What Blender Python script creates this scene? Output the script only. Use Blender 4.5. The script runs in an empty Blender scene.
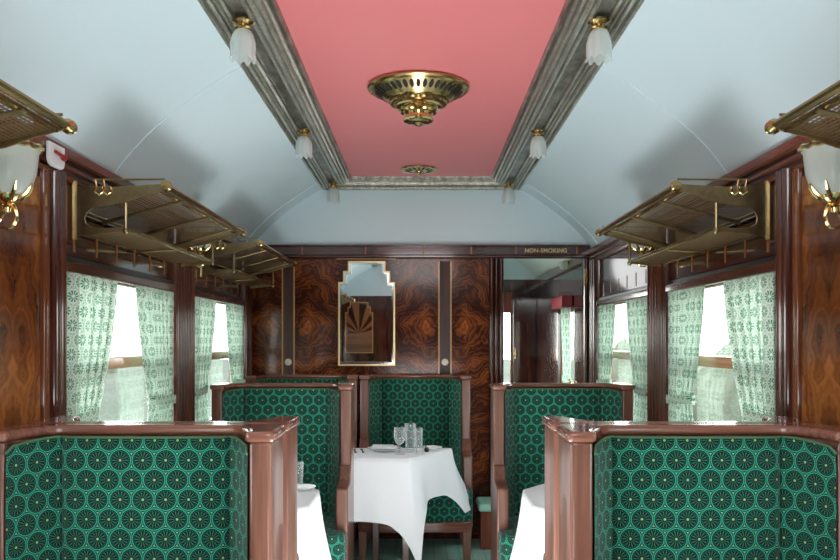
import bpy, bmesh, math, random
from mathutils import Vector, Matrix
random.seed(7)
PI = math.pi
S = bpy.context.scene
COL = S.collection
EYE = 1.5

# ------------------------------------------------------------------ nodes
class NT:
    def __init__(self, name):
        self.m = bpy.data.materials.new(name); self.m.use_nodes = True
        self.t = self.m.node_tree; self.t.nodes.clear()
        self.out = self.t.nodes.new('ShaderNodeOutputMaterial')
    def n(self, typ, **kw):
        nd = self.t.nodes.new(typ)
        for k, v in kw.items(): setattr(nd, k, v)
        return nd
    def put(self, sock, v):
        if v is None: return
        if isinstance(v, bpy.types.NodeSocket): self.t.links.new(v, sock)
        elif isinstance(v, (tuple, list)):
            sock.default_value = (*v, 1.0) if (len(v) == 3 and sock.type == 'RGBA') else v
        else: sock.default_value = v
    def math(self, op, a, b=None, c=None):
        nd = self.n('ShaderNodeMath', operation=op)
        self.put(nd.inputs[0], a); self.put(nd.inputs[1], b); self.put(nd.inputs[2], c)
        return nd.outputs[0]
    def vmath(self, op, a, b=None):
        nd = self.n('ShaderNodeVectorMath', operation=op)
        self.put(nd.inputs[0], a); self.put(nd.inputs[1], b)
        return nd.outputs['Value'] if op == 'LENGTH' else nd.outputs['Vector']
    def step(self, v, lo, hi, a=0.0, b=1.0):
        nd = self.n('ShaderNodeMapRange', interpolation_type='SMOOTHSTEP')
        self.put(nd.inputs[0], v)
        nd.inputs[1].default_value = lo; nd.inputs[2].default_value = hi
        nd.inputs[3].default_value = a; nd.inputs[4].default_value = b
        return nd.outputs[0]
    def band(self, v, lo, hi, s):
        return self.math('MULTIPLY', self.step(v, lo-s, lo+s), self.step(v, hi-s, hi+s, 1.0, 0.0))
    def mix(self, f, a, b):
        nd = self.n('ShaderNodeMix', data_type='RGBA')
        self.put(nd.inputs[0], f); self.put(nd.inputs[6], a); self.put(nd.inputs[7], b)
        return nd.outputs[2]
    def coord(self, what='Object'):
        return self.n('ShaderNodeTexCoord').outputs[what]
    def sep(self, v):
        nd = self.n('ShaderNodeSeparateXYZ'); self.put(nd.inputs[0], v); return nd.outputs
    def comb(self, x, y, z):
        nd = self.n('ShaderNodeCombineXYZ')
        for i, v in enumerate((x, y, z)): self.put(nd.inputs[i], v)
        return nd.outputs[0]
    def noise(self, vec, scale, detail=3.0, rough=0.5, dist=0.0):
        nd = self.n('ShaderNodeTexNoise')
        self.put(nd.inputs['Vector'], vec)
        nd.inputs['Scale'].default_value = scale; nd.inputs['Detail'].default_value = detail
        nd.inputs['Roughness'].default_value = rough; nd.inputs['Distortion'].default_value = dist
        return nd.outputs[0]
    def ramp(self, f, stops):
        nd = self.n('ShaderNodeValToRGB'); self.put(nd.inputs[0], f)
        e = nd.color_ramp.elements
        while len(e) < len(stops): e.new(0.5)
        for el, (p, c) in zip(e, stops): el.position = p; el.color = (*c, 1)
        return nd.outputs[0]
    def bump(self, h, strength=0.3, dist=0.01):
        nd = self.n('ShaderNodeBump'); nd.inputs['Strength'].default_value = strength
        nd.inputs['Distance'].default_value = dist; self.put(nd.inputs['Height'], h); return nd.outputs[0]
    def pbr(self, color, rough=0.5, metal=0.0, coat=0.0, spec=0.5, normal=None, sheen=0.0):
        p = self.n('ShaderNodeBsdfPrincipled')
        self.put(p.inputs['Base Color'], color); self.put(p.inputs['Roughness'], rough)
        p.inputs['Metallic'].default_value = metal; p.inputs['Coat Weight'].default_value = coat
        p.inputs['Coat Roughness'].default_value = 0.06
        p.inputs['Specular IOR Level'].default_value = spec
        p.inputs['Sheen Weight'].default_value = sheen
        if normal is not None: self.put(p.inputs['Normal'], normal)
        return p.outputs[0]
    def mixsh(self, f, a, b):
        nd = self.n('ShaderNodeMixShader'); self.put(nd.inputs[0], f)
        self.t.links.new(a, nd.inputs[1]); self.t.links.new(b, nd.inputs[2]); return nd.outputs[0]
    def done(self, sh):
        self.t.links.new(sh, self.out.inputs['Surface']); return self.m

def plain(name, color, rough=0.5, metal=0.0, var=0.12, scale=20, coat=0.0, spec=0.5):
    t = NT(name); c = t.noise(t.coord(), scale, 3)
    d = tuple(x*(1-var) for x in color); l = tuple(min(1, x*(1+var)) for x in color)
    return t.done(t.pbr(t.mix(c, d, l), rough, metal, coat, spec))

def wood(name, dark, mid, light, axis='Z', scale=1.0, rough=0.25, coat=0.5):
    """straight grained varnished wood; the grain runs along axis"""
    t = NT(name); v = t.coord()
    k = [34, 34, 34]; k['XYZ'.index(axis)] = 1.6
    k = tuple(a*scale for a in k)
    fine = t.noise(t.vmath('MULTIPLY', v, tuple(a*2.4 for a in k)), 1.0, 4, 0.6)
    broad = t.noise(t.vmath('MULTIPLY', v, tuple(a*0.35 for a in k)), 1.0, 3, 0.5, 0.8)
    f = t.math('ADD', t.math('MULTIPLY', fine, 0.45), t.math('MULTIPLY', broad, 0.55))
    c = t.ramp(f, [(0.30, dark), (0.5, mid), (0.70, light)])
    return t.done(t.pbr(c, rough, 0, coat))

def burl(name, axis, x0, L, eye, zc, k=52, glow=0.20, stops=None, rough=0.14, stretch=0.8, glowamt=.30, b2a=.15):
    """book-matched walnut burl, mirrored every L metres along one horizontal axis"""
    t = NT(name); s = t.sep(t.coord())
    a = s['XY'.index(axis)]
    u = t.math('PINGPONG', t.math('SUBTRACT', a, x0), L)
    z = s[2]
    p = t.comb(u, 0.0, z)
    warp = t.noise(p, 3.2, 3, 0.55)
    warp2 = t.noise(t.vmath('ADD', p, (4.3, 1.7, 2.1)), 9.0, 3, 0.6)
    du = t.math('SUBTRACT', u, eye); dz = t.math('MULTIPLY', t.math('SUBTRACT', z, zc), stretch)
    # diamond shaped rings: blend of L1 and L2 distance
    l1 = t.math('ADD', t.math('ABSOLUTE', du), t.math('ABSOLUTE', dz))
    l2 = t.math('SQRT', t.math('ADD', t.math('MULTIPLY', du, du), t.math('MULTIPLY', dz, dz)))
    r = t.math('ADD', t.math('MULTIPLY', l1, 0.45), t.math('MULTIPLY', l2, 0.55))
    rw = t.math('ADD', r, t.math('ADD', t.math('MULTIPLY', t.math('SUBTRACT', warp, 0.5), 0.42),
                                 t.math('MULTIPLY', t.math('SUBTRACT', warp2, 0.5), 0.07)))
    ang = t.math('MULTIPLY', rw, k)
    b1 = t.math('MULTIPLY_ADD', t.math('SINE', ang), 0.5, 0.5)
    w3 = t.noise(t.vmath('MULTIPLY', p, (22, 22, 22)), 1.0, 3, .6)
    b2 = t.math('MULTIPLY_ADD', t.math('SINE', t.math('MULTIPLY_ADD', w3, 5.0, t.math('MULTIPLY', rw, k*4.2))), 0.5, 0.5)
    gl = t.step(r, 0.0, glow, 1.0, 0.0)
    fine = t.noise(t.vmath('MULTIPLY', p, (70, 70, 70)), 1.0, 3)
    cloud = t.noise(t.vmath('ADD', p, (9.1, 3.3, 5.7)), 2.6, 2)
    f = t.math('ADD', t.math('MULTIPLY', b1, 0.12), t.math('MULTIPLY', b2, b2a))
    f = t.math('ADD', f, t.math('MULTIPLY', gl, glowamt))
    f = t.math('ADD', f, t.math('MULTIPLY', fine, 0.14))
    f = t.math('ADD', f, t.math('MULTIPLY', t.math('SUBTRACT', cloud, 0.35), 0.75))
    c = t.ramp(f, stops or [(0.12, (.008, .003, .002)), (0.33, (.058, .013, .005)), (0.53, (.23, .060, .014)), (0.82, (.68, .20, .034))])
    return t.done(t.pbr(c, rough, 0, 0.10, .28))

def rosette(name, a, ground, disc, line, ring, centre, dot, translucent=0.0, rough=0.85, nsp=14, sw=(.55, .95)):
    """fabric with close packed rosettes; UV is in metres"""
    t = NT(name)
    sc = t.vmath('MULTIPLY', t.coord('UV'), (1/a, 1/(a*1.7320508), 0))
    def cell(off):
        v = t.vmath('SUBTRACT', t.vmath('FRACTION', t.vmath('ADD', sc, (off, off, 0))), (.5, .5, 0))
        v = t.vmath('MULTIPLY', v, (1, 1.7320508, 0)); return v, t.vmath('LENGTH', v)
    A, ra = cell(0.0); B, rb = cell(0.5)
    sel = t.math('LESS_THAN', ra, rb)
    mv = t.n('ShaderNodeMix', data_type='VECTOR'); t.put(mv.inputs[0], sel); t.put(mv.inputs[4], B); t.put(mv.inputs[5], A)
    s = t.sep(mv.outputs[1]); r = t.math('MINIMUM', ra, rb)
    th = t.math('ARCTAN2', s[1], s[0])
    spoke = t.step(t.math('COSINE', t.math('MULTIPLY', th, nsp)), *sw)
    c = t.mix(t.step(r, 0.36, 0.41, 1, 0), ground, disc)
    c = t.mix(t.math('MULTIPLY', spoke, t.band(r, .10, .345, .02)), c, line)
    c = t.mix(t.band(r, .452, .482, .012), c, ring)
    c = t.mix(t.math('MULTIPLY', t.step(t.math('COSINE', t.math('MULTIPLY', th, 12)), -.2, .6, 1, 0), t.band(r, .505, .535, .01)), c, line)
    c = t.mix(t.math('MULTIPLY', t.step(t.math('COSINE', t.math('MULTIPLY', th, 28)), 0.2, 0.8), t.band(r, .37, .40, .012)), c, line)
    c = t.mix(t.step(r, .535, .555), c, dot)
    c = t.mix(t.step(r, .04, .07, 1, 0), c, centre)
    weave = t.noise(t.vmath('MULTIPLY', t.coord('UV'), (900, 900, 1)), 1.0, 2)
    sh = t.pbr(c, rough, 0, 0, 0.25, t.bump(weave, 0.25, 0.002), 0.15)
    if translucent:
        tr = t.n('ShaderNodeBsdfTranslucent'); t.put(tr.inputs[0], c)
        sh = t.mixsh(translucent, sh, tr.outputs[0])
    return t.done(sh)

def clear_glass(name, tint=(.96, .98, .97), rim=0.5, base=0.03):
    t = NT(name)
    tr = t.n('ShaderNodeBsdfTransparent'); t.put(tr.inputs[0], tint)
    gl = t.n('ShaderNodeBsdfGlossy'); t.put(gl.inputs[0], (1, 1, 1)); gl.inputs['Roughness'].default_value = 0.02
    lw = t.n('ShaderNodeLayerWeight'); lw.inputs[0].default_value = 0.35
    f = t.math('ADD', t.math('MULTIPLY', lw.outputs['Fresnel'], rim), base)
    return t.done(t.mixsh(f, tr.outputs[0], gl.outputs[0]))

def frosted(name, col=(.80, .86, .85), clear=0.28):
    t = NT(name)
    d = t.pbr(col, 0.25, 0, 0.2)
    tl = t.n('ShaderNodeBsdfTranslucent'); t.put(tl.inputs[0], col)
    tr = t.n('ShaderNodeBsdfTransparent'); t.put(tr.inputs[0], (.95, 1, .99))
    return t.done(t.mixsh(clear, t.mixsh(0.5, d, tl.outputs[0]), tr.outputs[0]))

# ------------------------------------------------------------------ materials
M = {}
M['mahogany'] = wood('mahogany_upright', (.020, .005, .003), (.060, .014, .008), (.13, .034, .015), 'Z', 1, .16, .7)
M['mahogany_y'] = wood('mahogany_lengthwise', (.024, .006, .004), (.072, .018, .010), (.15, .042, .018), 'Y', 1, .16, .7)
M['mahogany_x'] = wood('mahogany_crosswise', (.020, .005, .003), (.055, .013, .008), (.11, .028, .013), 'X', 1, .16, .7)
M['cornice'] = wood('cornice_wood', (.06, .016, .008), (.14, .04, .02), (.24, .08, .04), 'Y', 1, .2, .5)
M['seat_wood'] = wood('seat_walnut', (.055, .020, .013), (.145, .057, .036), (.26, .118, .076), 'Z', .8, .30, .3)
M['seat_wood_x'] = wood('seat_walnut_rail', (.10, .036, .024), (.20, .080, .052), (.32, .145, .095), 'X', .8, .26, .4)
M['table_wood'] = wood('table_wood', (.03, .01, .007), (.07, .024, .014), (.12, .045, .025), 'Z', 1, .3, .3)
M['burl_end'] = burl('burl_end_wall', 'X', -.41, .595, .445, 1.62)
M['burl_side'] = burl('burl_side_wall', 'Y', 2.02, .57, .50, 1.50, 34, .60,
    [(0.10, (.008, .003, .002)), (0.36, (.045, .012, .005)), (0.58, (.16, .048, .012)), (0.88, (.48, .18, .04))], .12, .34, .30, .09)
M['dark'] = plain('dark_groove', (.008, .004, .004), .3, 0, .3, 20, .4)
M['inlay'] = plain('boxwood_inlay', (.55, .29, .09), .3, 0, .2, 40, .4)
M['inlay_dim'] = plain('satinwood_inlay', (.26, .09, .025), .3, 0, .2, 40, .4)
M['brass'] = plain('aged_brass', (.52, .38, .17), .22, 1.0, .25, 25)
M['brass_bright'] = plain('polished_brass', (.80, .60, .28), .14, 1.0, .15, 25)
M['brass_dull'] = plain('rack_brass', (.30, .235, .125), .34, 1.0, .45, 40)
M['rack_mesh'] = plain('rack_mesh_brass', (.34, .22, .115), .42, .85, .3, 30)
M['black'] = plain('pierced_opening', (.012, .010, .008), .7)
M['ivory'] = plain('ivory_button', (.75, .70, .58), .3)
M['white_plate'] = plain('white_enamel', (.72, .74, .74), .35, 0, .05)
M['red_paint'] = plain('red_paint', (.30, .012, .02), .3)
M['ceiling'] = plain('ceiling_pale_blue', (.67, .80, .845), .42, 0, .02, 3)
M['pink'] = plain('ceiling_pink', (.77, .215, .225), .48, 0, .03, 4)
M['linen'] = plain('white_linen', (.74, .765, .775), .8, 0, .02, 60)
M['china'] = plain('white_china', (.85, .87, .86), .15, 0, .02)
M['steel'] = plain('silver_cutlery', (.55, .56, .56), .2, 1.0)
M['pepper'] = plain('dark_pot', (.03, .035, .03), .3)
M['glass'] = clear_glass('window_glass', (.95, .97, .96), .25, .01)
def tumbler_mat():
    t = NT('drinking_glass')
    tr = t.n('ShaderNodeBsdfTransparent'); t.put(tr.inputs[0], (.985, .99, .99))
    p = t.pbr((.85, .90, .90), .06, 0, 0, .8)
    lw = t.n('ShaderNodeLayerWeight'); lw.inputs[0].default_value = .30
    return t.done(t.mixsh(t.math('MULTIPLY_ADD', lw.outputs['Facing'], .38, .06), tr.outputs[0], p))
M['tumbler'] = tumbler_mat()
M['frosted'] = frosted('frosted_glass', (.90, .95, .94), .22)
M['opal'] = frosted('opal_glass', (.80, .84, .80), .10)
M['window_wood'] = wood('window_wood', (.10, .04, .02), (.20, .085, .04), (.33, .15, .07), 'Z', 1, .3, .3)
M['transom'] = wood('transom_wood', (.30, .14, .05), (.45, .24, .10), (.6, .36, .18), 'Y', 1, .2, .6)
M['seat_cloth'] = rosette('green_rosette_moquette', .0665, (.0015, .017, .013), (.0008, .006, .005), (.018, .20, .128),
                          (.024, .42, .27), (.28, .45, .18), (.18, .42, .29))
M['curtain'] = rosette('green_rosette_curtain', .062, (.76, .81, .71), (.56, .67, .56), (.020, .17, .10),
                       (.17, .40, .28), (.75, .80, .62), (.09, .30, .19), .34, .85, 10, (-.45, .35))
M['curtain_lining'] = plain('curtain_tie', (.42, .60, .48), .8)
M['mint'] = plain('mint_pad', (.36, .70, .56), .8, 0, .15, 40)
M['red_wood'] = wood('red_wood', (.11, .02, .01), (.22, .045, .02), (.34, .09, .04), 'Z', 1, .2, .5)

def silver():
    t = NT('silver_leaf'); v = t.coord()
    n1 = t.noise(t.vmath('MULTIPLY', v, (30, 5, 30)), 1.0, 4, .65)
    n2 = t.noise(v, 55, 4, .6)
    f = t.math('ADD', t.math('MULTIPLY', n1, .6), t.math('MULTIPLY', n2, .4))
    c = t.ramp(f, [(.3, (.25, .24, .20)), (.5, (.52, .51, .44)), (.68, (.80, .79, .71))])
    return t.done(t.pbr(c, .30, .75, 0, .5, t.bump(n2, .25, .003)))
M['silver'] = silver()
def dark_silver():
    t = NT('darker_silver'); v = t.coord()  # darker silver for the channel and the inner edge
    n1 = t.noise(t.vmath('MULTIPLY', v, (26, 7, 26)), 1.0, 4, .65)
    c = t.ramp(n1, [(.3, (.14, .135, .11)), (.5, (.29, .28, .235)), (.7, (.50, .49, .43))])
    return t.done(t.pbr(c, .34, .75, 0, .5, t.bump(n1, .3, .004)))
M['silver_dark'] = dark_silver()
def mirror_mat():
    t = NT('mirror_glass'); c = t.noise(t.coord(), 3, 1)
    return t.done(t.pbr(t.mix(c, (.80, .84, .83), (.84, .88, .87)), 0.01, 1.0))
M['mirror'] = mirror_mat()
def carpet():
    t = NT('mint_carpet'); s = t.sep(t.coord())
    gx = t.math('PINGPONG', s[0], .045); gy = t.math('PINGPONG', s[1], .085)
    ln = t.math('MAXIMUM', t.step(gx, .0, .006, 1, 0), t.step(gy, .0, .007, 1, 0))
    n = t.noise(t.coord(), 260, 2)
    c = t.mix(n, (.36, .66, .55), (.50, .78, .68))
    c = t.mix(t.math('MULTIPLY', ln, .6), c, (.12, .40, .30))
    return t.done(t.pbr(c, .9, 0, 0, .1))
M['carpet'] = carpet()
def grass():
    t = NT('pale_field'); v = t.coord()
    n = t.noise(t.vmath('MULTIPLY', v, (1, .25, 1)), .30, 4, .6); 
    return t.done(t.pbr(t.ramp(n, [(.3, (.070, .074, .058)), (.55, (.085, .088, .072)), (.75, (.105, .106, .094))]), 1, 0, 0, 0))
M['grass'] = grass()
def foliage():
    t = NT('pale_foliage'); n = t.noise(t.coord(), .7, 2, .5)
    return t.done(t.pbr(t.ramp(n, [(.3, (.062, .068, .048)), (.5, (.090, .096, .072)), (.7, (.125, .128, .105))]), 1, 0, 0, 0))
M['foliage'] = foliage()

# ------------------------------------------------------------------ mesh helpers
class MB:
    def __init__(self): self.v = []; self.f = []; self.uv = None
    def add(self, vs, fs):
        b = len(self.v); self.v += [tuple(p) for p in vs]; self.f += [tuple(b+i for i in f) for f in fs]; return self
    def box(self, x0, x1, y0, y1, z0, z1):
        x0, x1 = sorted((x0, x1)); y0, y1 = sorted((y0, y1)); z0, z1 = sorted((z0, z1))
        vs = [(x, y, z) for z in (z0, z1) for y in (y0, y1) for x in (x0, x1)]
        return self.add(vs, [(0, 2, 3, 1), (4, 5, 7, 6), (0, 1, 5, 4), (2, 6, 7, 3), (0, 4, 6, 2), (1, 3, 7, 5)])
    def prism(self, poly, a0, a1, axis='Z'):
        """poly: 2D points; axis Z -> (x,y), X -> (y,z), Y -> (x,z)"""
        def P(p, a):
            return {'Z': (p[0], p[1], a), 'X': (a, p[0], p[1]), 'Y': (p[0], a, p[1])}[axis]
        n = len(poly)
        vs = [P(p, a0) for p in poly] + [P(p, a1) for p in poly]
        fs = [tuple(range(n)), tuple(range(2*n-1, n-1, -1))]
        fs += [(i, (i+1) % n, n+(i+1) % n, n+i) for i in range(n)]
        return self.add(vs, fs)
    def ring(self, outer, inner, a0, a1, axis='Z'):
        """same point count; a frame between two outlines"""
        def P(p, a):
            return {'Z': (p[0], p[1], a), 'X': (a, p[0], p[1]), 'Y': (p[0], a, p[1])}[axis]
        n = len(outer)
        vs = [P(p, a) for a in (a0, a1) for p in outer] + [P(p, a) for a in (a0, a1) for p in inner]
        fs = []
        for i in range(n):
            j = (i+1) % n
            fs += [(i, j, n+j, n+i), (2*n+i, 3*n+i, 3*n+j, 2*n+j), (i, 2*n+i, 2*n+j, j), (n+i, n+j, 3*n+j, 3*n+i)]
        return self.add(vs, fs)
    def tube(self, path, r, n=8, caps=True):
        path = [Vector(p) for p in path]
        rs = r if isinstance(r, (list, tuple)) else [r]*len(path)
        vs, fs = [], []; up = None
        for i, p in enumerate(path):
            d = (path[min(i+1, len(path)-1)] - path[max(i-1, 0)]).normalized()
            if up is None: up = Vector((0, 0, 1)) if abs(d.z) < .9 else Vector((1, 0, 0))
            a = d.cross(up).normalized(); b = a.cross(d).normalized(); up = b
            for k in range(n):
                t = 2*PI*k/n; vs.append(p + (a*math.cos(t) + b*math.sin(t))*rs[i])
        for i in range(len(path)-1):
            for k in range(n):
                k2 = (k+1) % n; fs.append((i*n+k, i*n+k2, (i+1)*n+k2, (i+1)*n+k))
        if caps: fs += [tuple(range(n-1, -1, -1)), tuple(range((len(path)-1)*n, len(path)*n))]
        return self.add(vs, fs)
    def lathe(self, prof, c=(0, 0, 0), n=24, mod=None):
        vs, fs = [], []
        for i, (r, z) in enumerate(prof):
            for k in range(n):
                t = 2*PI*k/n; rr, zz = (r, z) if mod is None else mod(r, z, t, i)
                vs.append((c[0]+rr*math.cos(t), c[1]+rr*math.sin(t), c[2]+zz))
        for i in range(len(prof)-1):
            for k in range(n):
                k2 = (k+1) % n; fs.append((i*n+k, i*n+k2, (i+1)*n+k2, (i+1)*n+k))
        return self.add(vs, fs)
    def ball(self, c, r, n=10):
        prof = [(max(1e-4, r*math.sin(PI*i/n)), -r*math.cos(PI*i/n)) for i in range(n+1)]
        return self.lathe(prof, c, n+2)
    def xf(self, mat):
        self.v = [tuple(mat @ Vector(p)) for p in self.v]; return self
    def build(self, name, mat, parent=None, smooth=35, bevel=0, uvs=None, seg=2):
        me = bpy.data.meshes.new(name); me.from_pydata(self.v, [], self.f); me.update()
        bm = bmesh.new(); bm.from_mesh(me)
        bmesh.ops.recalc_face_normals(bm, faces=bm.faces); bm.to_mesh(me); bm.free()
        if uvs is not None:
            lay = me.uv_layers.new(name='UVMap')
            for lp in me.loops: lay.data[lp.index].uv = uvs(lp.vertex_index, me.vertices[lp.vertex_index].co)
        if smooth:
            me.shade_smooth(); me.set_sharp_from_angle(angle=math.radians(smooth))
        me.materials.append(M[mat] if isinstance(mat, str) else mat)
        o = bpy.data.objects.new(name, me); COL.objects.link(o)
        if parent is not None: o.parent = parent
        if bevel:
            b = o.modifiers.new('edge', 'BEVEL'); b.width = bevel; b.segments = seg; b.limit_method = 'ANGLE'; b.angle_limit = math.radians(40)
            b.harden_normals = False
        return o

def box_uv(me_or_o, k=1.0):
    """UV in metres by dominant normal"""
    me = me_or_o.data
    lay = me.uv_layers.get('UVMap') or me.uv_layers.new(name='UVMap')
    for p in me.polygons:
        n = p.normal; ax = max(range(3), key=lambda i: abs(n[i]))
        for li in p.loop_indices:
            c = me.vertices[me.loops[li].vertex_index].co
            lay.data[li].uv = (c.y*k, c.z*k) if ax == 0 else ((c.x*k, c.z*k) if ax == 1 else (c.x*k, c.y*k))

def thing(name, label, cat, loc=(0, 0, 0), rz=0, group=None):
    o = bpy.data.objects.new(name, None); COL.objects.link(o); o.empty_display_size = .1
    o.location = loc; o.rotation_euler = (0, 0, rz)
    tag(o, label, cat, group); return o
def tag(o, label, cat, group=None, kind=None):
    if label: o['label'] = label
    if cat: o['category'] = cat
    if group: o['group'] = group
    if kind: o['kind'] = kind
    return o
def struct(o, label=None):
    o['kind'] = 'structure'
    if label: o['label'] = label
    return o
def dup(root, loc=None, rz=None, label=None, group=None):
    r = root.copy(); COL.objects.link(r)
    if loc is not None: r.location = loc
    if rz is not None: r.rotation_euler = (0, 0, rz)
    if label: r['label'] = label
    if group: r['group'] = group
    for ch in list(root.children):
        c = ch.copy(); COL.objects.link(c); c.parent = r
        for g in list(ch.children):
            d = g.copy(); COL.objects.link(d); d.parent = c
    return r
def lerp(a, b, t): return a+(b-a)*t

# ------------------------------------------------------------------ setting
W = 1.30; Y0 = -.32; YE = 6.20
CORN = 2.195          # top of the cornice
WINS = [(.72, 2.06), (2.93, 4.24), (4.59, 5.91)]
ZS, ZH = .95, 1.762   # window sill and head

struct(MB().box(-1.42, 1.42, Y0-.1, 9.5, -.06, 0).build('floor', 'carpet', smooth=0), 'pale mint green carpet with fine grid lines')

def side_wall(s, name):
    mb = MB()
    a, b = s*W, s*(W+.09)
    mb.box(a, b, Y0, YE, 0, ZS); mb.box(a, b, Y0, YE, ZH, 2.22)
    ys = [Y0] + [y for w in WINS for y in w] + [YE]
    for i in range(0, len(ys), 2): mb.box(a, b, ys[i], ys[i+1], ZS, ZH)
    w = struct(mb.build(name, 'mahogany', smooth=0))
    # burl walnut panel between the first and the second window
    MB().box(s*(W-.006), s*(W+.01), 2.16, 2.78, .98, 2.06).build('walnut_panel', 'burl_side', w, 0, .003)
    # frame strips round that panel
    f = MB()
    f.box(s*(W-.018), s*W, 2.78, 2.825, .90, 2.09); f.box(s*(W-.018), s*W, 2.115, 2.16, .90, 2.09)
    f.build('panel_frame', wood_orange, w, 0, .004)
    # upper panels over the windows, with short satinwood strings
    for (y0, y1) in WINS:
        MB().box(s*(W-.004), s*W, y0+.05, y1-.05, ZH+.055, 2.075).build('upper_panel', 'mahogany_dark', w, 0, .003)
        st = MB()
        n = 6
        for i in range(n):
            y = lerp(y0+.12, y1-.12, i/(n-1))
            st.box(s*(W-.0065), s*(W-.003), y-.007, y+.007, ZH+.07, ZH+.15)
        st.build('inlay', 'inlay_dim', w, 0)
        MB().box(s*(W-.03), s*W, y0-.01, y1+.01, ZH-.012, ZH+.03).build('head_rail', 'mahogany_y', w, 0, .008)
        MB().box(s*(W-.012), s*W, y0-.01, y1+.01, ZH+.03, ZH+.05).build('head_bead', 'dark', w, 0, .004)
        MB().box(s*(W-.045), s*(W+.02), y0-.02, y1+.02, ZS-.03, ZS).build('sill', 'mahogany_y', w, 0, .008)
    return w
wood_orange = wood('panel_frame_wood', (.06, .016, .007), (.13, .038, .014), (.22, .07, .025), 'Z', 1, .15, .7)
M['mahogany_dark'] = wood('mahogany_deep', (.012, .004, .003), (.034, .009, .006), (.075, .02, .010), 'Z', 1, .12, .8)  # dark mahogany of the upper panels, passage walls and door
wl = side_wall(-1, 'wall_left'); wr = side_wall(1, 'wall_right')

# pilasters: reeded uprights between the windows
tn = 0
def trim(o, label=None):
    global tn; tn += 1
    o.name = 'trim_%d' % tn; return struct(o, label)
for s in (-1, 1):
    for (y0, y1) in ((4.26, 4.57), (2.835, 2.92), (5.93, 6.12)):
        poly = []   # (x,y) plan of the reeded face
        n = max(2, round((y1-y0)/.055)); dy = (y1-y0)/n
        poly.append((s*(W+.01), y0))
        for i in range(n):
            for k in range(7):
                t = k/6; dep = .022 + .020*math.sin(PI*t)
                poly.append((s*(W-dep), y0+dy*(i+t)))
        poly.append((s*(W+.01), y1))
        trim(MB().prism(poly, 0.02, 2.10).build('trim', 'mahogany', smooth=50))
    # cornice along the wall
    prof = [(W+.02, 2.085), (W-.015, 2.085), (W-.02, 2.10), (W-.008, 2.108), (W-.008, 2.116), (W-.026, 2.122), (W-.026, 2.134), (W-.012, 2.140), (W-.012, 2.150),
            (W-.03, 2.152), (W-.034, 2.160), (W-.034, CORN-.004), (W-.03, CORN), (W+.02, CORN)]
    c = trim(MB().prism([(s*x, z) for x, z in prof], Y0, YE-.005, 'Y').build('trim', 'cornice', smooth=25))
    MB().box(s*(W-.0125), s*(W-.005), Y0+.01, YE-.02, 2.1395, 2.1505).build('groove', 'dark', c, 0)
    MB().box(s*(W-.0095), s*(W-.004), Y0+.01, YE-.02, 2.107, 2.117).build('groove', 'dark', c, 0)

# end wall with the doorway on its right
DX0, DX1, DZ = .625, 1.235, 2.135
ew = MB(); ew.box(-W, DX0, YE, YE+.08, 0, 2.2); ew.box(DX0, DX1, YE, YE+.08, DZ, 2.2); ew.box(DX1, W, YE, YE+.08, 0, 2.2)
ew = struct(ew.build('wall_back', 'burl_end', smooth=0), 'book-matched burl walnut end wall')
lun = MB().box(-W-.05, W+.05, YE+.004, YE+.08, 2.2, 2.80).build('lunette', 'ceiling', ew, 0); lun['label'] = 'pale blue upper part of the end wall'
for (xa, xb) in ((-1.056, -1.046), (-.968, -.958), (.131, .141), (.222, .232)):
    MB().box(xa, xb, YE-.004, YE, .5, 2.105).build('inlay_stripe', 'inlay', ew, 0)
band_wood = wood('band_wood', (.018, .006, .004), (.045, .013, .008), (.09, .026, .012), 'Z', 1, .45, 0)
for (xa, xb) in ((-1.046, -.968), (.141, .222)):
    MB().box(xa, xb, YE-.002, YE, .5, 2.105).build('inlay_band', band_wood, ew, 0)
MB().box(-.64, -.19, YE-.004, YE, 2.150-.03, 2.156-.03).build('inlay_stripe', 'inlay', ew, 0)
# cornice and lettering over the end wall
ec = trim(MB().prism([(YE, 2.125), (YE-.012, 2.125), (YE-.02, 2.135), (YE-.02, 2.146), (YE-.012, 2.150), (YE-.016, 2.155), (YE-.016, 2.212), (YE-.03, 2.216), (YE-.03, 2.228), (YE, 2.228)], -W+.02, W-.02, 'X').build('trim', 'mahogany_x', smooth=25))
inl = MB()
for x in (-1.2, -.9, -.42, .02, .38, .72, 1.18): inl.box(x-.006, x+.006, YE-.0175, YE-.015, 2.157, 2.210)
inl.build('inlay', 'inlay_dim', ec, 0)
cu = bpy.data.curves.new('lettering', 'FONT'); cu.body = 'NON-SMOKING'; cu.size = .043; cu.extrude = .0012; cu.offset = .0006; cu.align_x = 'CENTER'; cu.align_y = 'CENTER'; cu.space_character = 1.06
to = bpy.data.objects.new('lettering', cu); COL.objects.link(to); to.parent = ec; to['label'] = 'gold NON-SMOKING lettering'
to.location = (.945, YE-.0185, 2.183); to.rotation_euler = (PI/2, 0, 0); cu.materials.append(plain('gold_lettering', (.85, .62, .28), .35, 0, .05))
# door surround
for (x0, x1) in ((DX0-.11, DX0), (DX1, DX1+.06)):
    poly = [(x0, YE+.01)]; n = 3 if x1-x0 > .08 else 2
    for i in range(n):
        for k in range(6):
            t = k/5; poly.append((lerp(x0, x1, (i+t)/n), YE-.018-.018*math.sin(PI*t)))
    poly.append((x1, YE+.01))
    tr_ = trim(MB().prism(poly, 0, 2.125).build('trim', 'mahogany', smooth=50))
    if x0 > 1:
        b = MB().box(x0-.003, x1-.033, YE-.044, YE-.034, 1.93, 2.045)
        for z in (1.955, 1.988, 2.02): b.lathe([(.0001, -.012), (.011, -.012), (.011, 0)], (0, 0, 0), 10) if False else b.box(x0-.007, x1-.029, YE-.05, YE-.04, z-.01, z+.01)
        b.build('door_hinge', 'brass_bright', tr_, 0, .002)
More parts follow.
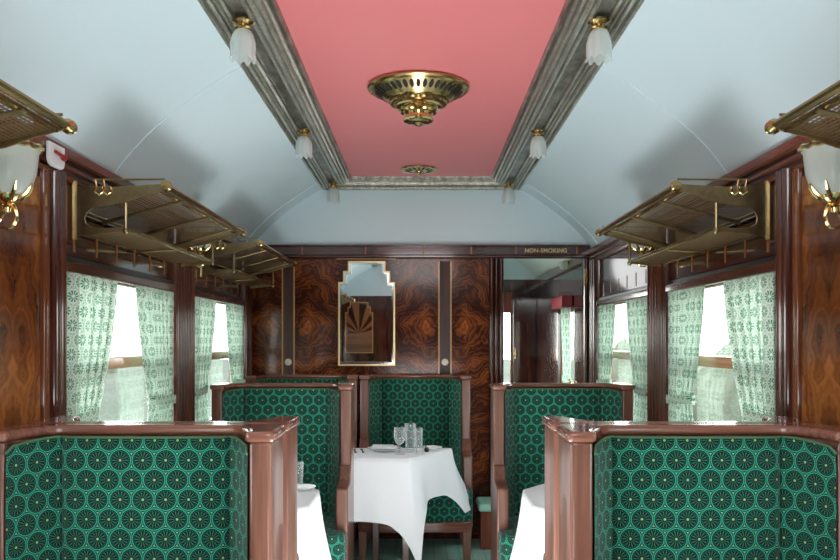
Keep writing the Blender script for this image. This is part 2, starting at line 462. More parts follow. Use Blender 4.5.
# passage seen through the doorway
struct(MB().box(.2, W, YE+.09, 9.4, -.02, .006).build('floor_bounce', plain('beige_bounce', (.42, .38, .33), .9), smooth=0))  # unseen neutral slab added to keep green bounce off the passage ceiling
pw = MB(); pw.box(W, W+.09, YE+.08, 6.95, 0, 2.2); pw.box(W, W+.09, 7.75, 9.4, 0, 2.2); pw.box(W, W+.09, 6.95, 7.75, 0, .95); pw.box(W, W+.09, 6.95, 7.75, 1.80, 2.2)
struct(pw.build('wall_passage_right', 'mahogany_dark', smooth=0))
struct(MB().box(.20, .26, YE+.08, 9.4, 0, .95).box(.20, .26, YE+.08, 9.4, 2.05, 2.75).box(.20, .26, YE+.08, 6.7, .95, 2.05).box(.20, .26, 8.9, 9.4, .95, 2.05).build('wall_passage_left', 'mahogany_dark', smooth=0))  # unseen wall, opened up to admit light for the passage
struct(MB().box(W-.03, W, YE+.08, 9.3, 2.12, 2.195).build('trim_20', 'cornice', smooth=0))
pe = MB(); pe.box(.26, .87, 9.3, 9.4, 0, 2.75); pe.box(1.035, W, 9.3, 9.4, 0, 2.2); pe.box(.87, 1.035, 9.3, 9.4, 0, .9); pe.box(.87, 1.035, 9.3, 9.4, 2.06, 2.2); pe.box(.87, W, 9.3, 9.4, 2.2, 2.75)
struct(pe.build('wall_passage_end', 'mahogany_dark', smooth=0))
struct(MB().box(.26, W, 9.29, 9.30, 2.2, 2.7).build('trim_21', 'ceiling', smooth=0))
struct(MB().prism([(.22, 2.66), (.74, 2.66), (1.0, 2.48), (1.22, 2.31), (1.34, 2.19), (1.36, 2.25), (1.0, 2.55), (.74, 2.72), (.22, 2.72)], YE+.08, 9.4, 'Y').build('ceiling_passage', plain('cream_ceiling', (.78, .77, .72), .5, 0, .02), smooth=50))
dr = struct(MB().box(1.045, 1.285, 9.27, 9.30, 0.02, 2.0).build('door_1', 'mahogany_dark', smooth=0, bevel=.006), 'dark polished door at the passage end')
MB().tube([(1.065, 9.27, 1.42), (1.065, 9.24, 1.42), (1.065, 9.24, 1.30), (1.065, 9.27, 1.30)], .008).build('handle', 'brass_bright', dr)
# rear wall behind the camera
rw = struct(MB().box(-W-.1, W+.1, Y0-.08, Y0, 0, 2.2).build('wall_front', 'burl_rear', smooth=0) if 'burl_rear' in M else MB().box(-W-.1, W+.1, Y0-.08, Y0, 0, 2.2).build('wall_front', 'mahogany', smooth=0))
l2 = MB().box(-W-.05, W+.05, Y0-.08, Y0-.004, 2.2, 2.8).build('lunette', 'ceiling', rw, 0)

# ceiling
prof = [(.735, 2.665), (.80, 2.628), (.90, 2.563), (1.0, 2.492), (1.08, 2.430), (1.15, 2.368), (1.21, 2.306), (1.26, 2.245), (1.29, 2.20), (1.30, 2.17)]
def cove(sgn):
    a = [(sgn*x, z) for x, z in prof]; b = [(sgn*(x+.03), z+.05) for x, z in prof]
    return a + b[::-1]
cl = MB().prism(cove(1), Y0-.02, YE+.02, 'Y').prism(cove(-1), Y0-.02, YE+.02, 'Y')
cl.box(-.80, .80, Y0-.02, YE+.06, 2.745, 2.80)
ceil = struct(cl.build('ceiling', 'ceiling', smooth=40), 'pale blue coved ceiling')
pk = MB().box(-.53, .53, Y0, YE-.14, 2.715, 2.73).build('ceiling_panel', 'pink', ceil, 0); pk['label'] = 'flat pink centre panel of the ceiling'
for y in (.9, 3.43, 5.95):
    for s in (-1, 1):
        MB().tube([(s*(x-.002), y, z-.002) for x, z in prof[:-1]], .0035, 6).build('ceiling_rib', 'ceiling', ceil)
# silver leaf moulding: (half width, z) profile, swept down both sides and across the end
mp = [(.757, 2.672), (.756, 2.650), (.748, 2.642), (.738, 2.643), (.733, 2.664), (.730, 2.664), (.726, 2.648), (.718, 2.643), (.711, 2.648), (.709, 2.664), (.706, 2.664), (.702, 2.651), (.695, 2.651), (.692, 2.666), (.689, 2.666), (.684, 2.655), (.676, 2.660)]
mp2 = [(.676, 2.660), (.674, 2.676), (.622, 2.676), (.618, 2.662)]
mp3 = [(.618, 2.662), (.608, 2.656), (.602, 2.660), (.600, 2.676), (.597, 2.676), (.593, 2.660), (.580, 2.655), (.574, 2.660), (.572, 2.678), (.569, 2.678), (.565, 2.666), (.556, 2.668), (.553, 2.690), (.550, 2.690), (.546, 2.680), (.538, 2.684)]
mp4 = [(.538, 2.684), (.534, 2.700), (.526, 2.694), (.521, 2.698), (.516, 2.716)]
def sweep(mpp, name, mat, parent=None):
    mb = MB(); yo = YE - .005 - .755
    path = []
    n = len(mpp)
    for (x, z) in mpp:
        ye = YE - .006 - (.755 - x)*.72
        path += [(-x, Y0, z), (-x, ye, z), (x, ye, z), (x, Y0, z)]
    fs = []
    for i in range(n-1):
        for k in range(3): fs.append((i*4+k, i*4+k+1, (i+1)*4+k+1, (i+1)*4+k))
    mb.add(path, fs); return mb.build(name, mat, parent, 30)
mo = sweep(mp, 'trim', 'silver'); trim(mo, 'silver leaf moulding round the pink ceiling panel')
sweep(mp2, 'channel', 'silver_dark', mo); sweep(mp3, 'bead', 'silver', mo); sweep(mp4, 'inner_edge', 'silver_dark', mo)

# ------------------------------------------------------------------ windows
wn = 0
for s in (-1, 1):
    for (y0, y1) in WINS:
        wn += 1
        a, b = s*(W+.035), s*(W+.075)
        f = MB()
        f.box(a, b, y0, y0+.12, ZS, ZH); f.box(a, b, y1-.05, y1, ZS, ZH); f.box(a, b, y0+.12, y1-.05, ZS, ZS+.05); f.box(a, b, y0+.12, y1-.05, ZH-.012, ZH)
        w = struct(f.build('window_%d' % wn, 'window_wood', smooth=0, bevel=.004))
        MB().box(s*(W+.03), s*(W+.08), y0+.12, y1-.05, 1.378, 1.432).build('transom', 'transom', w, 0, .006)
        ym = lerp(y0, y1, .44)
        MB().box(s*(W+.04), s*(W+.07), ym-.014, ym+.014, 1.432, ZH-.012).build('mullion', 'window_wood', w, 0, .003)
        MB().box(s*(W+.018), s*(W+.035), ym-.20, ym-.17, 1.60, 1.625).build('catch', 'brass', w, 0, .003)
        MB().box(s*(W+.055), s*(W+.058), y0+.12, y1-.05, ZS+.05, ZH-.012).build('glass', 'glass', w, 0)
    # passage window on the right
f = MB(); f.box(W+.03, W+.07, 6.95, 6.99, .95, 1.8); f.box(W+.03, W+.07, 7.71, 7.75, .95, 1.8); f.box(W+.03, W+.07, 6.99, 7.71, .95, .99); f.box(W+.03, W+.07, 6.99, 7.71, 1.76, 1.8)
w = struct(f.build('window_7', 'window_wood', smooth=0)); MB().box(W+.05, W+.053, 6.99, 7.71, .99, 1.76).build('glass', 'glass', w, 0)
f = MB(); f.box(.21, .25, 6.7, 6.75, .95, 2.05); f.box(.21, .25, 8.85, 8.9, .95, 2.05); f.box(.21, .25, 7.78, 7.82, .95, 2.05); f.box(.21, .25, 6.75, 8.85, .95, 1.0); f.box(.21, .25, 6.75, 8.85, 2.0, 2.05)
w = struct(f.build('window_9', 'window_wood', smooth=0)); MB().box(.228, .231, 6.75, 8.85, 1.0, 2.0).build('glass', 'glass', w, 0)  # unseen window added on the left to let daylight into the passage
f = MB(); f.box(.87, .885, 9.33, 9.36, .9, 2.06); f.box(1.02, 1.035, 9.33, 9.36, .9, 2.06); f.box(.885, 1.02, 9.33, 9.36, .9, .92); f.box(.885, 1.02, 9.33, 9.36, 1.82, 2.06)
w = struct(f.build('window_8', 'red_wood', smooth=0)); MB().box(.885, 1.02, 9.345, 9.348, .92, 1.82).build('glass', 'glass', w, 0)

# ------------------------------------------------------------------ curtains
def make_curtain(width_top, anchor_y, dirn, s, z1, z0, tie_z, label, group, pleats, x=W+.010, seed=0, amp=.019, pinch=.62):
    """anchor_y: the pillar-side edge; dirn: +1 the cloth runs towards +Y"""
    nu, nz = pleats*10, 34
    rnd = random.Random(seed); ph = [rnd.uniform(-.5, .5) for _ in range(pleats+1)]
    mb = MB(); uv = []
    arc = None
    for j in range(nz+1):
        t = j/nz; z = lerp(z1, z0, t)
        q = (z1 - z)/(z1 - tie_z)
        if q <= 1: wd = lerp(1, pinch, q**1.5)
        else: wd = lerp(pinch, pinch+.14, min(1, (q-1)*2.2))
        row = []
        for i in range(nu+1):
            u = i/nu; ph_ = u*pleats*2*PI + .8*math.sin(u*7+seed) + .25*math.sin(t*4+seed+u*3)
            d = amp*(0.70+.30*math.sin(u*5+seed))*math.cos(ph_)*(1.1-.35*min(q, 1))
            y = dirn*(width_top*wd*u + .010*math.sin(2*ph_)*min(1, u*4))
            row.append((-s*(.024+d), y, z))
        if arc is None:
            arc = [0]
            for a, b in zip(row, row[1:]): arc.append(arc[-1]+math.dist(a, b))
        for i in range(nu+1):
            mb.v.append(row[i]); uv.append((arc[i], z))
    for j in range(nz):
        for i in range(nu):
            a = j*(nu+1)+i; mb.f.append((a, a+1, a+nu+2, a+nu+1))
    r = thing('curtain', label, 'curtain', (s*x, anchor_y, 0), 0, group)
    mb.build('drape', 'curtain', r, 80, uvs=lambda i, c: uv[i])
    # tie band
    wt = width_top*pinch
    loop = [(-s*.002, -dirn*.004), (-s*.044, dirn*.006), (-s*.048, dirn*wt*.5), (-s*.044, dirn*(wt-.02)), (-s*.006, dirn*(wt-.005))]
    band = MB(); vs = []
    for (a, b) in loop:
        k = abs(b)/max(wt, .01)
        vs += [(a, b, tie_z-.022+.02*k), (a, b, tie_z+.022+.02*k)]
    band.add(vs, [(2*i, 2*i+2, 2*i+3, 2*i+1) for i in range(len(loop)-1)])
    tb = band.build('tie_band', 'curtain', r, 60, uvs=lambda i, c: (c.y, c.z))
    MB().ball((-s*.03, -dirn*.006, tie_z), .014).build('tie_hook', 'brass', r)
    return r
seed = 1
for s, side in ((-1, 'left'), (1, 'right')):
    other = {'left': 'left', 'right': 'right'}[side]
    for wi, (y0, y1) in enumerate(WINS[1:]):
        wlab = 'nearer' if wi == 0 else 'farther'
        near_w, far_w = (.485, .52) if wi == 0 else (.46, .50)
        make_curtain(near_w, y0+.012, 1, s, ZH-.012, .93, 1.20,
            'green rosette curtain on the near edge of the %s window in the %s wall' % (wlab, side), 'curtains of the saloon windows', 5, seed=seed, pinch=.60)
        make_curtain(far_w, y1-.012, -1, s, ZH-.012, .93, 1.20,
            'green rosette curtain on the far edge of the %s window in the %s wall' % (wlab, side), 'curtains of the saloon windows', 7 if wi == 0 else 6, seed=seed+3, pinch=.66)
        seed += 7
make_curtain(.44, 7.02, 1, 1, 1.79, .93, 1.15, 'narrow green curtain in the passage beyond the doorway', None, 4, seed=5, pinch=.8)
pv = MB().box(W-.10, W-.005, 6.98, 7.50, 1.79, 1.89).build('pelmet', 'red_paint', smooth=0, bevel=.006); tag(pv, 'red pelmet over the curtain in the passage', 'pelmet')

# ------------------------------------------------------------------ luggage racks
def make_rack(y0, y1, s, label, lower=True):
    r = thing('luggage_rack', label, 'luggage rack', (s*W, (y0+y1)/2, 0), 0, 'brass luggage racks over the windows')
    h = (y1-y0)/2
    P = lambda t, y, z: (-s*t, y, z)
    top = lambda t: lerp(1.985, 2.070, (t-.03)/.33)
    # upper lattice shelf
    m = MB()
    n = 27
    for i in range(n+1):
        t = lerp(.035, .352, i/n); m.box(-s*(t-.0032), -s*(t+.0032), -h, h, top(t)-.0012, top(t)+.0012)
    k = int((2*h)/.022)
    for i in range(k+1):
        y = lerp(-h+.01, h-.01, i/k)
        a, b = P(.035, y-.0035, top(.035)+.0014), P(.035, y+.0035, top(.035)+.0014)
        c, d = P(.352, y+.0035, top(.352)+.0014), P(.352, y-.0035, top(.352)+.0014)
        m.add([a, b, c, d], [(0, 1, 2, 3)])
    m.build('shelf_mesh', 'rack_mesh', r, 0)
    fr = MB()
    fr.tube([P(.360, -h-.012, 2.072), P(.360, h+.012, 2.072)], .0125, 10)
    fr.tube([P(.335, -h, 2.058), P(.335, h, 2.058)], .006, 6)
    fr.tube([P(.032, -h, 1.985), P(.032, h, 1.985)], .008, 8)
    fr.build('front_rail', 'brass', r)
    for y in (-h-.014, h+.014):
        MB().lathe([(.0001, -.02), (.012, -.018), (.020, -.008), (.0205, .006), (.013, .012), (.017, .018), (.0001, .019)], (0, 0, 0), 14).xf(
            Matrix.Translation(P(.360, y, 2.072)) @ Matrix.Rotation(PI/2 if y < 0 else -PI/2, 4, 'X')).build('finial', 'brass', r)
    for q in (-.33, 0.0, .33):
        y = q*2*h
        MB().tube([P(.035, y, 1.968), P(.20, y, top(.20)-.016), P(.352, y, top(.352)-.013)], .0075, 6).build('cross_bar', 'brass_dull', r)
    # end brackets
    out = [(0, 1.885), (0, 2.078), (.05, 2.074), (.16, 2.071), (.352, 2.083), (.352, 2.058), (.28, 2.040), (.20, 2.012), (.13, 2.000), (.085, 1.992), (.062, 1.975), (.055, 1.955), (.060, 1.935), (.08, 1.922), (.13, 1.918), (.205, 1.922), (.205, 1.906), (.10, 1.896)]
    if not lower: out = out[:12] + [(.04, 1.965), (.03, 1.90), (.02, 1.885)]
    for y in (-h, h):
        b = MB()
        b.prism([(-s*t, z) for t, z in out], y-.004, y+.004, 'Y')
        bo = b.build('end_bracket', 'brass_dull', r, 0, .002)
        MB().tube([P(.012, y, 1.875), P(.012, y, 2.092)], .0125, 10).build('bracket_post', 'brass', bo)
        if lower: MB().tube([P(.205, y, 2.012), P(.205, y, 1.905)], .007, 8).ball(P(.205, y, 1.908), .0125).build('bracket_link', 'brass_dull', bo)
        MB().tube([P(.075, y, 2.092), P(.085, y, 2.098), P(.35, y, 2.100)][1:], .004, 6).build('guard_wire', 'brass_dull', bo)
        hk = MB(); yy = y-.008 if y < 0 else y+.008
        for t0 in (.095, .125):
            hk.tube([P(t0, yy, 2.098), P(t0+.004, yy, 2.075), P(t0-.004, yy, 2.052), P(t0+.014, yy, 2.040), P(t0+.03, yy, 2.052), P(t0+.026, yy, 2.072)], .0038, 6)
        hk.build('hat_hook', 'brass_bright', bo)
    if lower:
        m = MB()
        for i in range(14):
            t = lerp(.03, .195, i/13); m.box(-s*(t-.004), -s*(t+.004), -h, h, 1.906+t*.06-.0012, 1.906+t*.06+.0012)
        for i in range(k+1):
            y = lerp(-h+.01, h-.01, i/k); m.add([P(.03, y-.0045, 1.9094), P(.03, y+.0045, 1.9094), P(.195, y+.0045, 1.9193), P(.195, y-.0045, 1.9193)], [(0, 1, 2, 3)])
        lo = m.build('lower_shelf', 'rack_mesh', r, 0)
        MB().tube([P(.205, -h, 1.916), P(.205, h, 1.916)], .009, 8).tube([P(.025, -h, 1.905), P(.025, h, 1.905)], .006, 6).build('lower_rail', 'brass', lo)
        for q in (0.0,):
            MB().tube([P(.025, q, 1.898), P(.20, q, 1.908)], .006, 6).build('lower_bar', 'brass_dull', lo)
    return r
for s, side in ((-1, 'left'), (1, 'right')):
    make_rack(.95, 2.165, s, 'brass lattice luggage rack above the nearest wall lamp, %s wall' % side, lower=False)
    make_rack(3.03, 4.29, s, 'brass two-tier luggage rack over the nearer window in the %s wall' % side)
    if s < 0: make_rack(4.78, 6.05, s, 'brass two-tier luggage rack next to the end wall, over the farther left window')

# ------------------------------------------------------------------ bracket lamps
def make_bracket_lamp(s, y, label):
    r = thing('wall_lamp', label, 'wall lamp', (s*W, y, 0), 0, 'bell-shaded wall lamps')
    cx = -s*.105
    MB().lathe([(.0001, -.008), (.045, -.008), (.05, 0), (.04, .010), (.02, .018), (.0001, .02)], (0, 0, 0), 20).xf(
        Matrix.Translation((-s*.012, 0, 1.885)) @ Matrix.Rotation(-s*PI/2, 4, 'Y')).build('wall_plate', 'brass', r)
    pth = []
    for i in range(15):
        t = i/14
        pth.append((lerp(-s*.02, cx, t), 0, 1.885 - .055*math.sin(PI*t*.95) + .02*t))
    MB().tube(pth, [lerp(.011, .008, i/14) for i in range(15)], 8).tube([(cx+s*.055*math.cos(a)*(.35+a*.09)*.8, 0, 1.865+.04*math.sin(a)) for a in [k*.4 for k in range(14)]], .005, 6).build('scroll_arm', 'brass_bright', r)
    MB().lathe([(.0001, 1.868), (.012, 1.872), (.016, 1.884), (.010, 1.892), (.020, 1.900), (.036, 1.912), (.040, 1.922), (.036, 1.926)], (cx, 0, 0), 20).build('cup', 'brass_bright', r)
    prof = [(.028, 1.918), (.044, 1.932), (.056, 1.955), (.063, 1.985), (.067, 2.02), (.069, 2.046), (.075, 2.058)]
    prof2 = prof + [(x-.004, z) for x, z in prof[::-1]]
    sh = MB().lathe(prof2, (cx, 0, 0), 48, lambda r_, z, t, i: (r_*1.2*(1+.012*math.cos(12*t)), z)).build('lamp_shade', 'opal', r, 60)
    MB().lathe([(.074, 2.052), (.080, 2.055), (.081, 2.064), (.075, 2.068), (.070, 2.064), (.070, 2.056), (.074, 2.052)], (cx, 0, 0), 40, lambda r_, z, t, i: (r_*1.2*(1+.02*math.cos(14*t)), z+.002*math.cos(14*t))).build('rim_band', 'brass_bright', sh)
    st = MB()
    for k in range(8):
        a = 2*PI*k/8
        st.tube([(cx+1.2*q*math.cos(a), 1.2*q*math.sin(a), z) for q, z in ((.030, 1.914), (.047, 1.930), (.060, 1.955))], [.007, .006, .0025], 6)
    st.build('shade_straps', 'brass_bright', sh)
    return r
for s, side in ((-1, 'left'), (1, 'right')):
    make_bracket_lamp(s, 2.36, 'brass wall lamp with frosted bell shade on the %s walnut panel' % side)
    make_bracket_lamp(s, 4.40, 'wall lamp glimpsed behind the luggage rack on the %s pillar' % side).location.z = .075

# ------------------------------------------------------------------ tulip lamps on the ceiling moulding
tl = thing('ceiling_lamp', 'x', 'ceiling lamp', (-.645, 2.96, 2.660), 0, 'tulip glass lamps on the ceiling moulding')
MB().lathe([(.0001, 0), (.040, 0), (.042, -.006), (.030, -.012), (.022, -.020), (.030, -.026), (.031, -.034), (.024, -.040), (.020, -.046), (.0001, -.046)], (0, 0, 0), 20).build('lamp_base', 'brass', tl)
pr = [(.020, -.034), (.028, -.040), (.039, -.060), (.0455, -.090), (.047, -.118), (.0455, -.142), (.049, -.160)]
pr = pr + [(x-.0035, z) for x, z in pr[::-1]]
def tul(r_, z, t, i):
    k = min(1, (-z-.03)/.06)
    return r_*(1+.055*k*math.cos(9*t)), z + (-.008*math.cos(9*t) if z < -.155 else 0)
MB().lathe(pr, (0, 0, 0), 72, tul).xf(Matrix.Diagonal((.95, .95, .88, 1))).build('lamp_shade', 'frosted', tl, 70)
first = True
for y, w in ((2.96, 'nearest'), (4.50, 'middle'), (6.02, 'farthest')):
    for s, side in ((-1, 'left'), (1, 'right')):
        lab = '%s of the three tulip glass lamps on the %s ceiling moulding' % (w, side)
        if first: tl['label'] = lab; first = False
        else: dup(tl, (s*.645, y, 2.660), None, lab)

# ------------------------------------------------------------------ ceiling roses
v = thing('ceiling_vent', 'large round pierced brass ceiling vent with stepped boss on the pink panel', 'ceiling vent', (-.012, 3.90, 2.715))
MB().lathe([(.236, 0), (.243, -.006), (.244, -.014), (.236, -.020), (.226, -.018), (.222, -.022), (.219, -.026), (.150, -.066), (.146, -.072), (.136, -.072), (.128, -.080), (.110, -.084), (.106, -.090)], (0, 0, 0), 64).build('vent_dish', 'brass', v)
sl = MB()
for k in range(40):
    a = 2*PI*k/40
    q = MB().lathe([(.0001, 0), (.0058, 0)], (0, 0, 0), 10)
    pts = []
    for j in range(10):
        b = 2*PI*j/10; u = .0100*math.cos(b); w_ = .025*math.sin(b)
        rr = .193 + w_*.87; zz = -.0415 + w_*.5 - .0016
        pts.append((rr*math.cos(a)-u*math.sin(a), rr*math.sin(a)+u*math.cos(a), zz))
    sl.add(pts, [tuple(range(10))])
sl.build('pierced_slots', 'black', v, 0)
MB().lathe([(.106, -.088), (.112, -.094), (.110, -.102), (.094, -.106), (.086, -.112), (.090, -.120), (.085, -.128), (.070, -.130), (.064, -.140), (.066, -.152), (.073, -.158), (.071, -.168), (.060, -.174), (.045, -.178), (.020, -.182), (.010, -.190), (.0001, -.192)], (0, 0, 0), 48,
    lambda r_, z, t, i: (r_*(1+.03*math.cos(16*t)) if 3 < i < 8 else r_, z)).build('boss', 'brass_bright', v)
MB().lathe([(.130, -.072), (.138, -.080), (.134, -.088), (.120, -.092), (.106, -.090)], (0, 0, 0), 96, lambda r_, z, t, i: (r_*(1+.018*math.cos(24*t)), z)).build('leaf_collar', 'brass', v)
v2 = thing('ceiling_vent', 'small flat brass ceiling vent at the far end of the pink panel', 'ceiling vent', (-.014, 5.76, 2.715))
MB().lathe([(.128, 0), (.131, -.006), (.126, -.012), (.116, -.012), (.040, -.020), (.030, -.022)], (0, 0, 0), 40).build('vent_dish', 'brass', v2)
sl = MB()
for k in range(16):
    a = 2*PI*k/16; pts = []
    for j in range(8):
        b = 2*PI*j/8; u = .007*math.cos(b); w_ = .026*math.sin(b); rr = .080+w_; zz = -.0158 - .0014 - (-w_)*.105
        pts.append((rr*math.cos(a)-u*math.sin(a), rr*math.sin(a)+u*math.cos(a), zz))
    sl.add(pts, [tuple(range(8))])
sl.build('pierced_slots', 'black', v2, 0)
MB().lathe([(.030, -.020), (.026, -.030), (.012, -.036), (.008, -.046), (.0001, -.048)], (0, 0, 0), 20).build('boss', 'brass', v2)

# ------------------------------------------------------------------ mirror and the marquetry panel facing it
def stepped(cx, dw=0, dz=0):
    hw = [.216, .179, .143]; zz = [1.312, 1.947, 2.030, 2.106]
    a = [h-dw for h in hw]; z = [zz[0]+dz, zz[1]-dz, zz[2]-dz, zz[3]-dz]
    right = [(a[0], z[0]), (a[0], z[1]), (a[1], z[1]), (a[1], z[2]), (a[2], z[2]), (a[2], z[3])]
    return [(cx+x, zz_) for x, zz_ in right] + [(cx-x, zz_) for x, zz_ in right[::-1]]
mr = thing('wall_mirror', 'stepped art deco mirror with thin gilt frame on the burl end wall', 'mirror', (0, YE, 0))
MB().ring(stepped(-.411), stepped(-.411, .013, .013), -.022, -.001, 'Y').build('mirror_frame', plain('gilt', (.78, .58, .30), .3, .9, .15), mr, 0, .002)
MB().prism(stepped(-.411, .013, .013), -.010, -.002, 'Y').build('mirror_glass', 'mirror', mr, 0)
MB().ring(stepped(-.411, .013, .013), stepped(-.411, .026, .026), -.0125, -.0105, 'Y').build('mirror_bevel', plain('mirror_bevel_edge', (.62, .66, .66), .08, 1.0, .1), mr, 0)
mq = thing('marquetry_picture', 'stepped marquetry panel with a sunburst fan, reflected in the mirror', 'picture', (0, Y0, 0))
mc = -.96
MB().prism(stepped(mc, .012, .012), .001, .010, 'Y').build('panel_board', wood('fan_ground', (.10, .03, .012), (.20, .075, .03), (.30, .13, .05), 'X', .7, .3), mq, 0)
MB().ring(stepped(mc), stepped(mc, .013, .013), .001, .018, 'Y').build('panel_border', 'inlay', mq, 0)
fan_o = (mc, 1.62)
for k in range(12):
    a0, a1 = PI*k/12, PI*(k+1)/12
    pts = [fan_o]
    for a in (a0, (a0+a1)/2, a1):
        q = .195/max(abs(math.cos(a)), 1e-3); q = min(q, .46 if abs(math.cos(a)) < .45 else .33)
        pts.append((fan_o[0]+q*math.cos(a), fan_o[1]+q*math.sin(a)))
    rr = MB(); rr.prism(pts, .010, .0125, 'Y'); rr.build('sunburst_ray', M['ray_dark'] if 'ray_dark' in M else ('mahogany_dark' if k % 2 else 'inlay_dim'), mq, 0)

# ------------------------------------------------------------------ small fittings
for x, lab in ((-1.007, 'round white button on the inlaid strip left of the mirror'), (.182, 'round white button on the inlaid strip right of the mirror')):
    b = thing('wall_button', lab, 'button', (x, YE-.002, 1.340), 0, 'round white wall buttons')
    MB().lathe([(.0001, 0), (.026, 0), (.026, .006), (.020, .010), (.0001, .010)], (0, 0, 0), 18).xf(Matrix.Rotation(PI/2, 4, 'X')).build('button_rim', 'ivory', b)
    MB().lathe([(.0001, .016), (.012, .014), (.018, .009), (.018, .006)], (0, 0, 0), 18).xf(Matrix.Rotation(PI/2, 4, 'X')).build('button_face', 'ivory', b)
eh = thing('emergency_handle', 'white enamel emergency plate with small red lever on the left cornice', 'emergency handle', (-W+.034, 2.815, 2.134))
poly = [(-.075, .052), (-.075, -.020), (-.060, -.038), (-.035, -.045), (.045, -.045), (.066, -.036), (.075, -.018), (.075, .052)]
MB().prism([(a*.80, b*.82) for a, b in poly], .0005, .014, 'X').build('plate', 'white_plate', eh, 0, .003)
MB().tube([(.02, -.03, .012), (.026, .022, .004)], [.006, .0065], 8).build('lever', 'red_paint', eh)
MB().ball((.024, .028, .003), .012).build('lever_knob', 'red_paint', eh)
hk = thing('wall_lamp', 'small white lamp on the passage cornice beyond the doorway', 'wall lamp', (W-.07, 7.05, 2.165))
MB().lathe([(.0001, -.055), (.03, -.045), (.04, -.01), (.036, .02), (.0001, .025)], (0, 0, 0), 16).build('lamp_shade', 'opal', hk)
MB().box(.0, .068, -.015, .015, -.005, .03).build('bracket', 'brass', hk, 0)
fs = thing('footstool', 'small low stool with mint green pad against the end wall beside the doorway', 'stool', (.475, 6.01, 0))
MB().box(-.048, .052, -.14, .14, .0, .272).build('stool_body', 'red_wood', fs, 0, .006)
q = MB().box(-.062, .066, -.155, .155, .272, .328).build('stool_pad', 'mint', fs, 35, .02, None, 4)

# ------------------------------------------------------------------ wing seats
def seat_plan(inner_off=0.0, outer_off=0.0, front=-.23):
    o = outer_off
    def arc(cx, cy, r, a0, a1, n=5): return [(cx+r*math.cos(lerp(a0, a1, i/n)), cy+r*math.sin(lerp(a0, a1, i/n))) for i in range(n+1)]
    outer = [(.40+o, front-o)] + arc(.36, -.04, .04+o, 0, PI/2) + arc(-.36, -.04, .04+o, PI/2, PI) + [(-.40-o, front-o)]
    i_ = inner_off
    half = [(.337-i_, front-o), (.340-i_, -.195), (.318-i_, -.135), (.292-i_, -.085), (.262-i_, -.050-i_)]
    inner = [(-x, y) for x, y in half] + half[::-1]
    return outer, inner
def make_seat():
    r = thing('wing_seat', 'x', 'seat', (0, 0, 0))
    outer, inner = seat_plan()
    MB().prism(outer + inner, .10, 1.222).build('back_shell', 'seat_wood', r, 45, .010, None, 3)
    oc, ic = seat_plan(.010, .008)
    MB().prism(oc + ic, 1.220, 1.250).build('top_rail', 'seat_wood_x', r, 45, .012, None, 3)
    # upholstery: wings and back in one run of cloth, seams where they meet
    half = [(.333, -.228), (.326, -.2), (.300, -.150), (.276, -.106), (.258, -.080), (.247, -.070), (.240, -.080), (.222, -.090), (.12, -.094), (0, -.096)]
    run = [(-x, y) for x, y in half[:-1]] + half[::-1]
    L = [0]
    for a, b in zip(run, run[1:]): L.append(L[-1]+math.dist(a, b))
    mid = L[-1]/2
    mb = MB(); uv = []; nz = 16
    for j in range(nz+1):
        t = j/nz
        for i, (x, y) in enumerate(run):
            end = min(i, len(run)-1-i)
            ztop = 1.219 - (.030 if end == 0 else .012 if end == 1 else .004 if end == 2 else 0)
            z = lerp(.44, ztop, t)
            puff = 0 if (t < 1) else .006
            mb.v.append((x, y+puff, z)); uv.append((L[i]-mid, z))
    n = len(run)
    for j in range(nz):
        for i in range(n-1):
            a = j*n+i; mb.f.append((a, a+1, a+n+1, a+n))
    mb.build('back_upholstery', 'seat_cloth', r, 50, uvs=lambda i, c: uv[i])
    # cord piping along the cloth's top edge
    MB().tube([(x*.998, y-.004, 1.2185-(.030 if min(i, n-1-i) == 0 else .012 if min(i, n-1-i) == 1 else .004 if min(i, n-1-i) == 2 else 0)) for i, (x, y) in enumerate(run)], .004, 6).build('piping', 'piping', r)
    # arms
    side = [(-.225, .795), (-.245, .79), (-.285, .725), (-.31, .705), (-.44, .700), (-.455, .690), (-.455, .20), (-.225, .20)]
    for s in (-1, 1):
        MB().prism(side, s*.335, s*.402, 'X').build('armrest', 'seat_wood', r, 45, .010, None, 3)
    # cushion: narrow between the arms, full width in front of them
    pl = [(-.333, -.09), (-.333, -.462), (-.392, -.470), (-.40, -.49), (-.392, -.585), (-.36, -.612), (-.15, -.622), (.15, -.622), (.36, -.612), (.392, -.585), (.40, -.49), (.392, -.470), (.333, -.462), (.333, -.09)]
    cu_ = MB().prism(pl, .268, .478).build('seat_cushion', 'seat_cloth', r, 50, .022, None, 4); box_uv(cu_)
    pr_ = [(x*.99, y+.004 if y < -.4 else y) for x, y in pl]
    MB().prism(pr_, .20, .270).build('seat_rail', 'seat_wood_x', r, 50, .006)
    for x in (-.355, .355):
        for y in (-.565, -.06):
            MB().add([(x+a*k, y+b*k, z) for z, k in ((0, .024), (.205, .03)) for a, b in ((-1, -1), (1, -1), (1, 1), (-1, 1))],
                     [(0, 3, 2, 1), (4, 5, 6, 7)] + [(i, (i+1) % 4, 4+(i+1) % 4, 4+i) for i in range(4)]).build('leg', 'seat_wood', r, 0, .004)
    return r
M['piping'] = plain('green_piping', (.05, .13, .06), .8)
SX = .812
SG = 'green rosette wing seats'
seat0 = make_seat(); seat0['group'] = SG
seat0.location = (-SX, 2.48, 0); seat0['label'] = 'green rosette wing seat nearest the camera on the left, facing forward'
dup(seat0, (SX, 2.48, 0), 0, 'green rosette wing seat nearest the camera on the right, facing forward')
dup(seat0, (-SX, 2.502, 0), PI, 'wing seat turned away, back to back with the nearest left seat')
dup(seat0, (SX, 2.502, 0), PI, 'wing seat turned away, back to back with the nearest right seat')
dup(seat0, (-.80, 4.90, 0), 0, 'green rosette wing seat facing us behind the front left table')
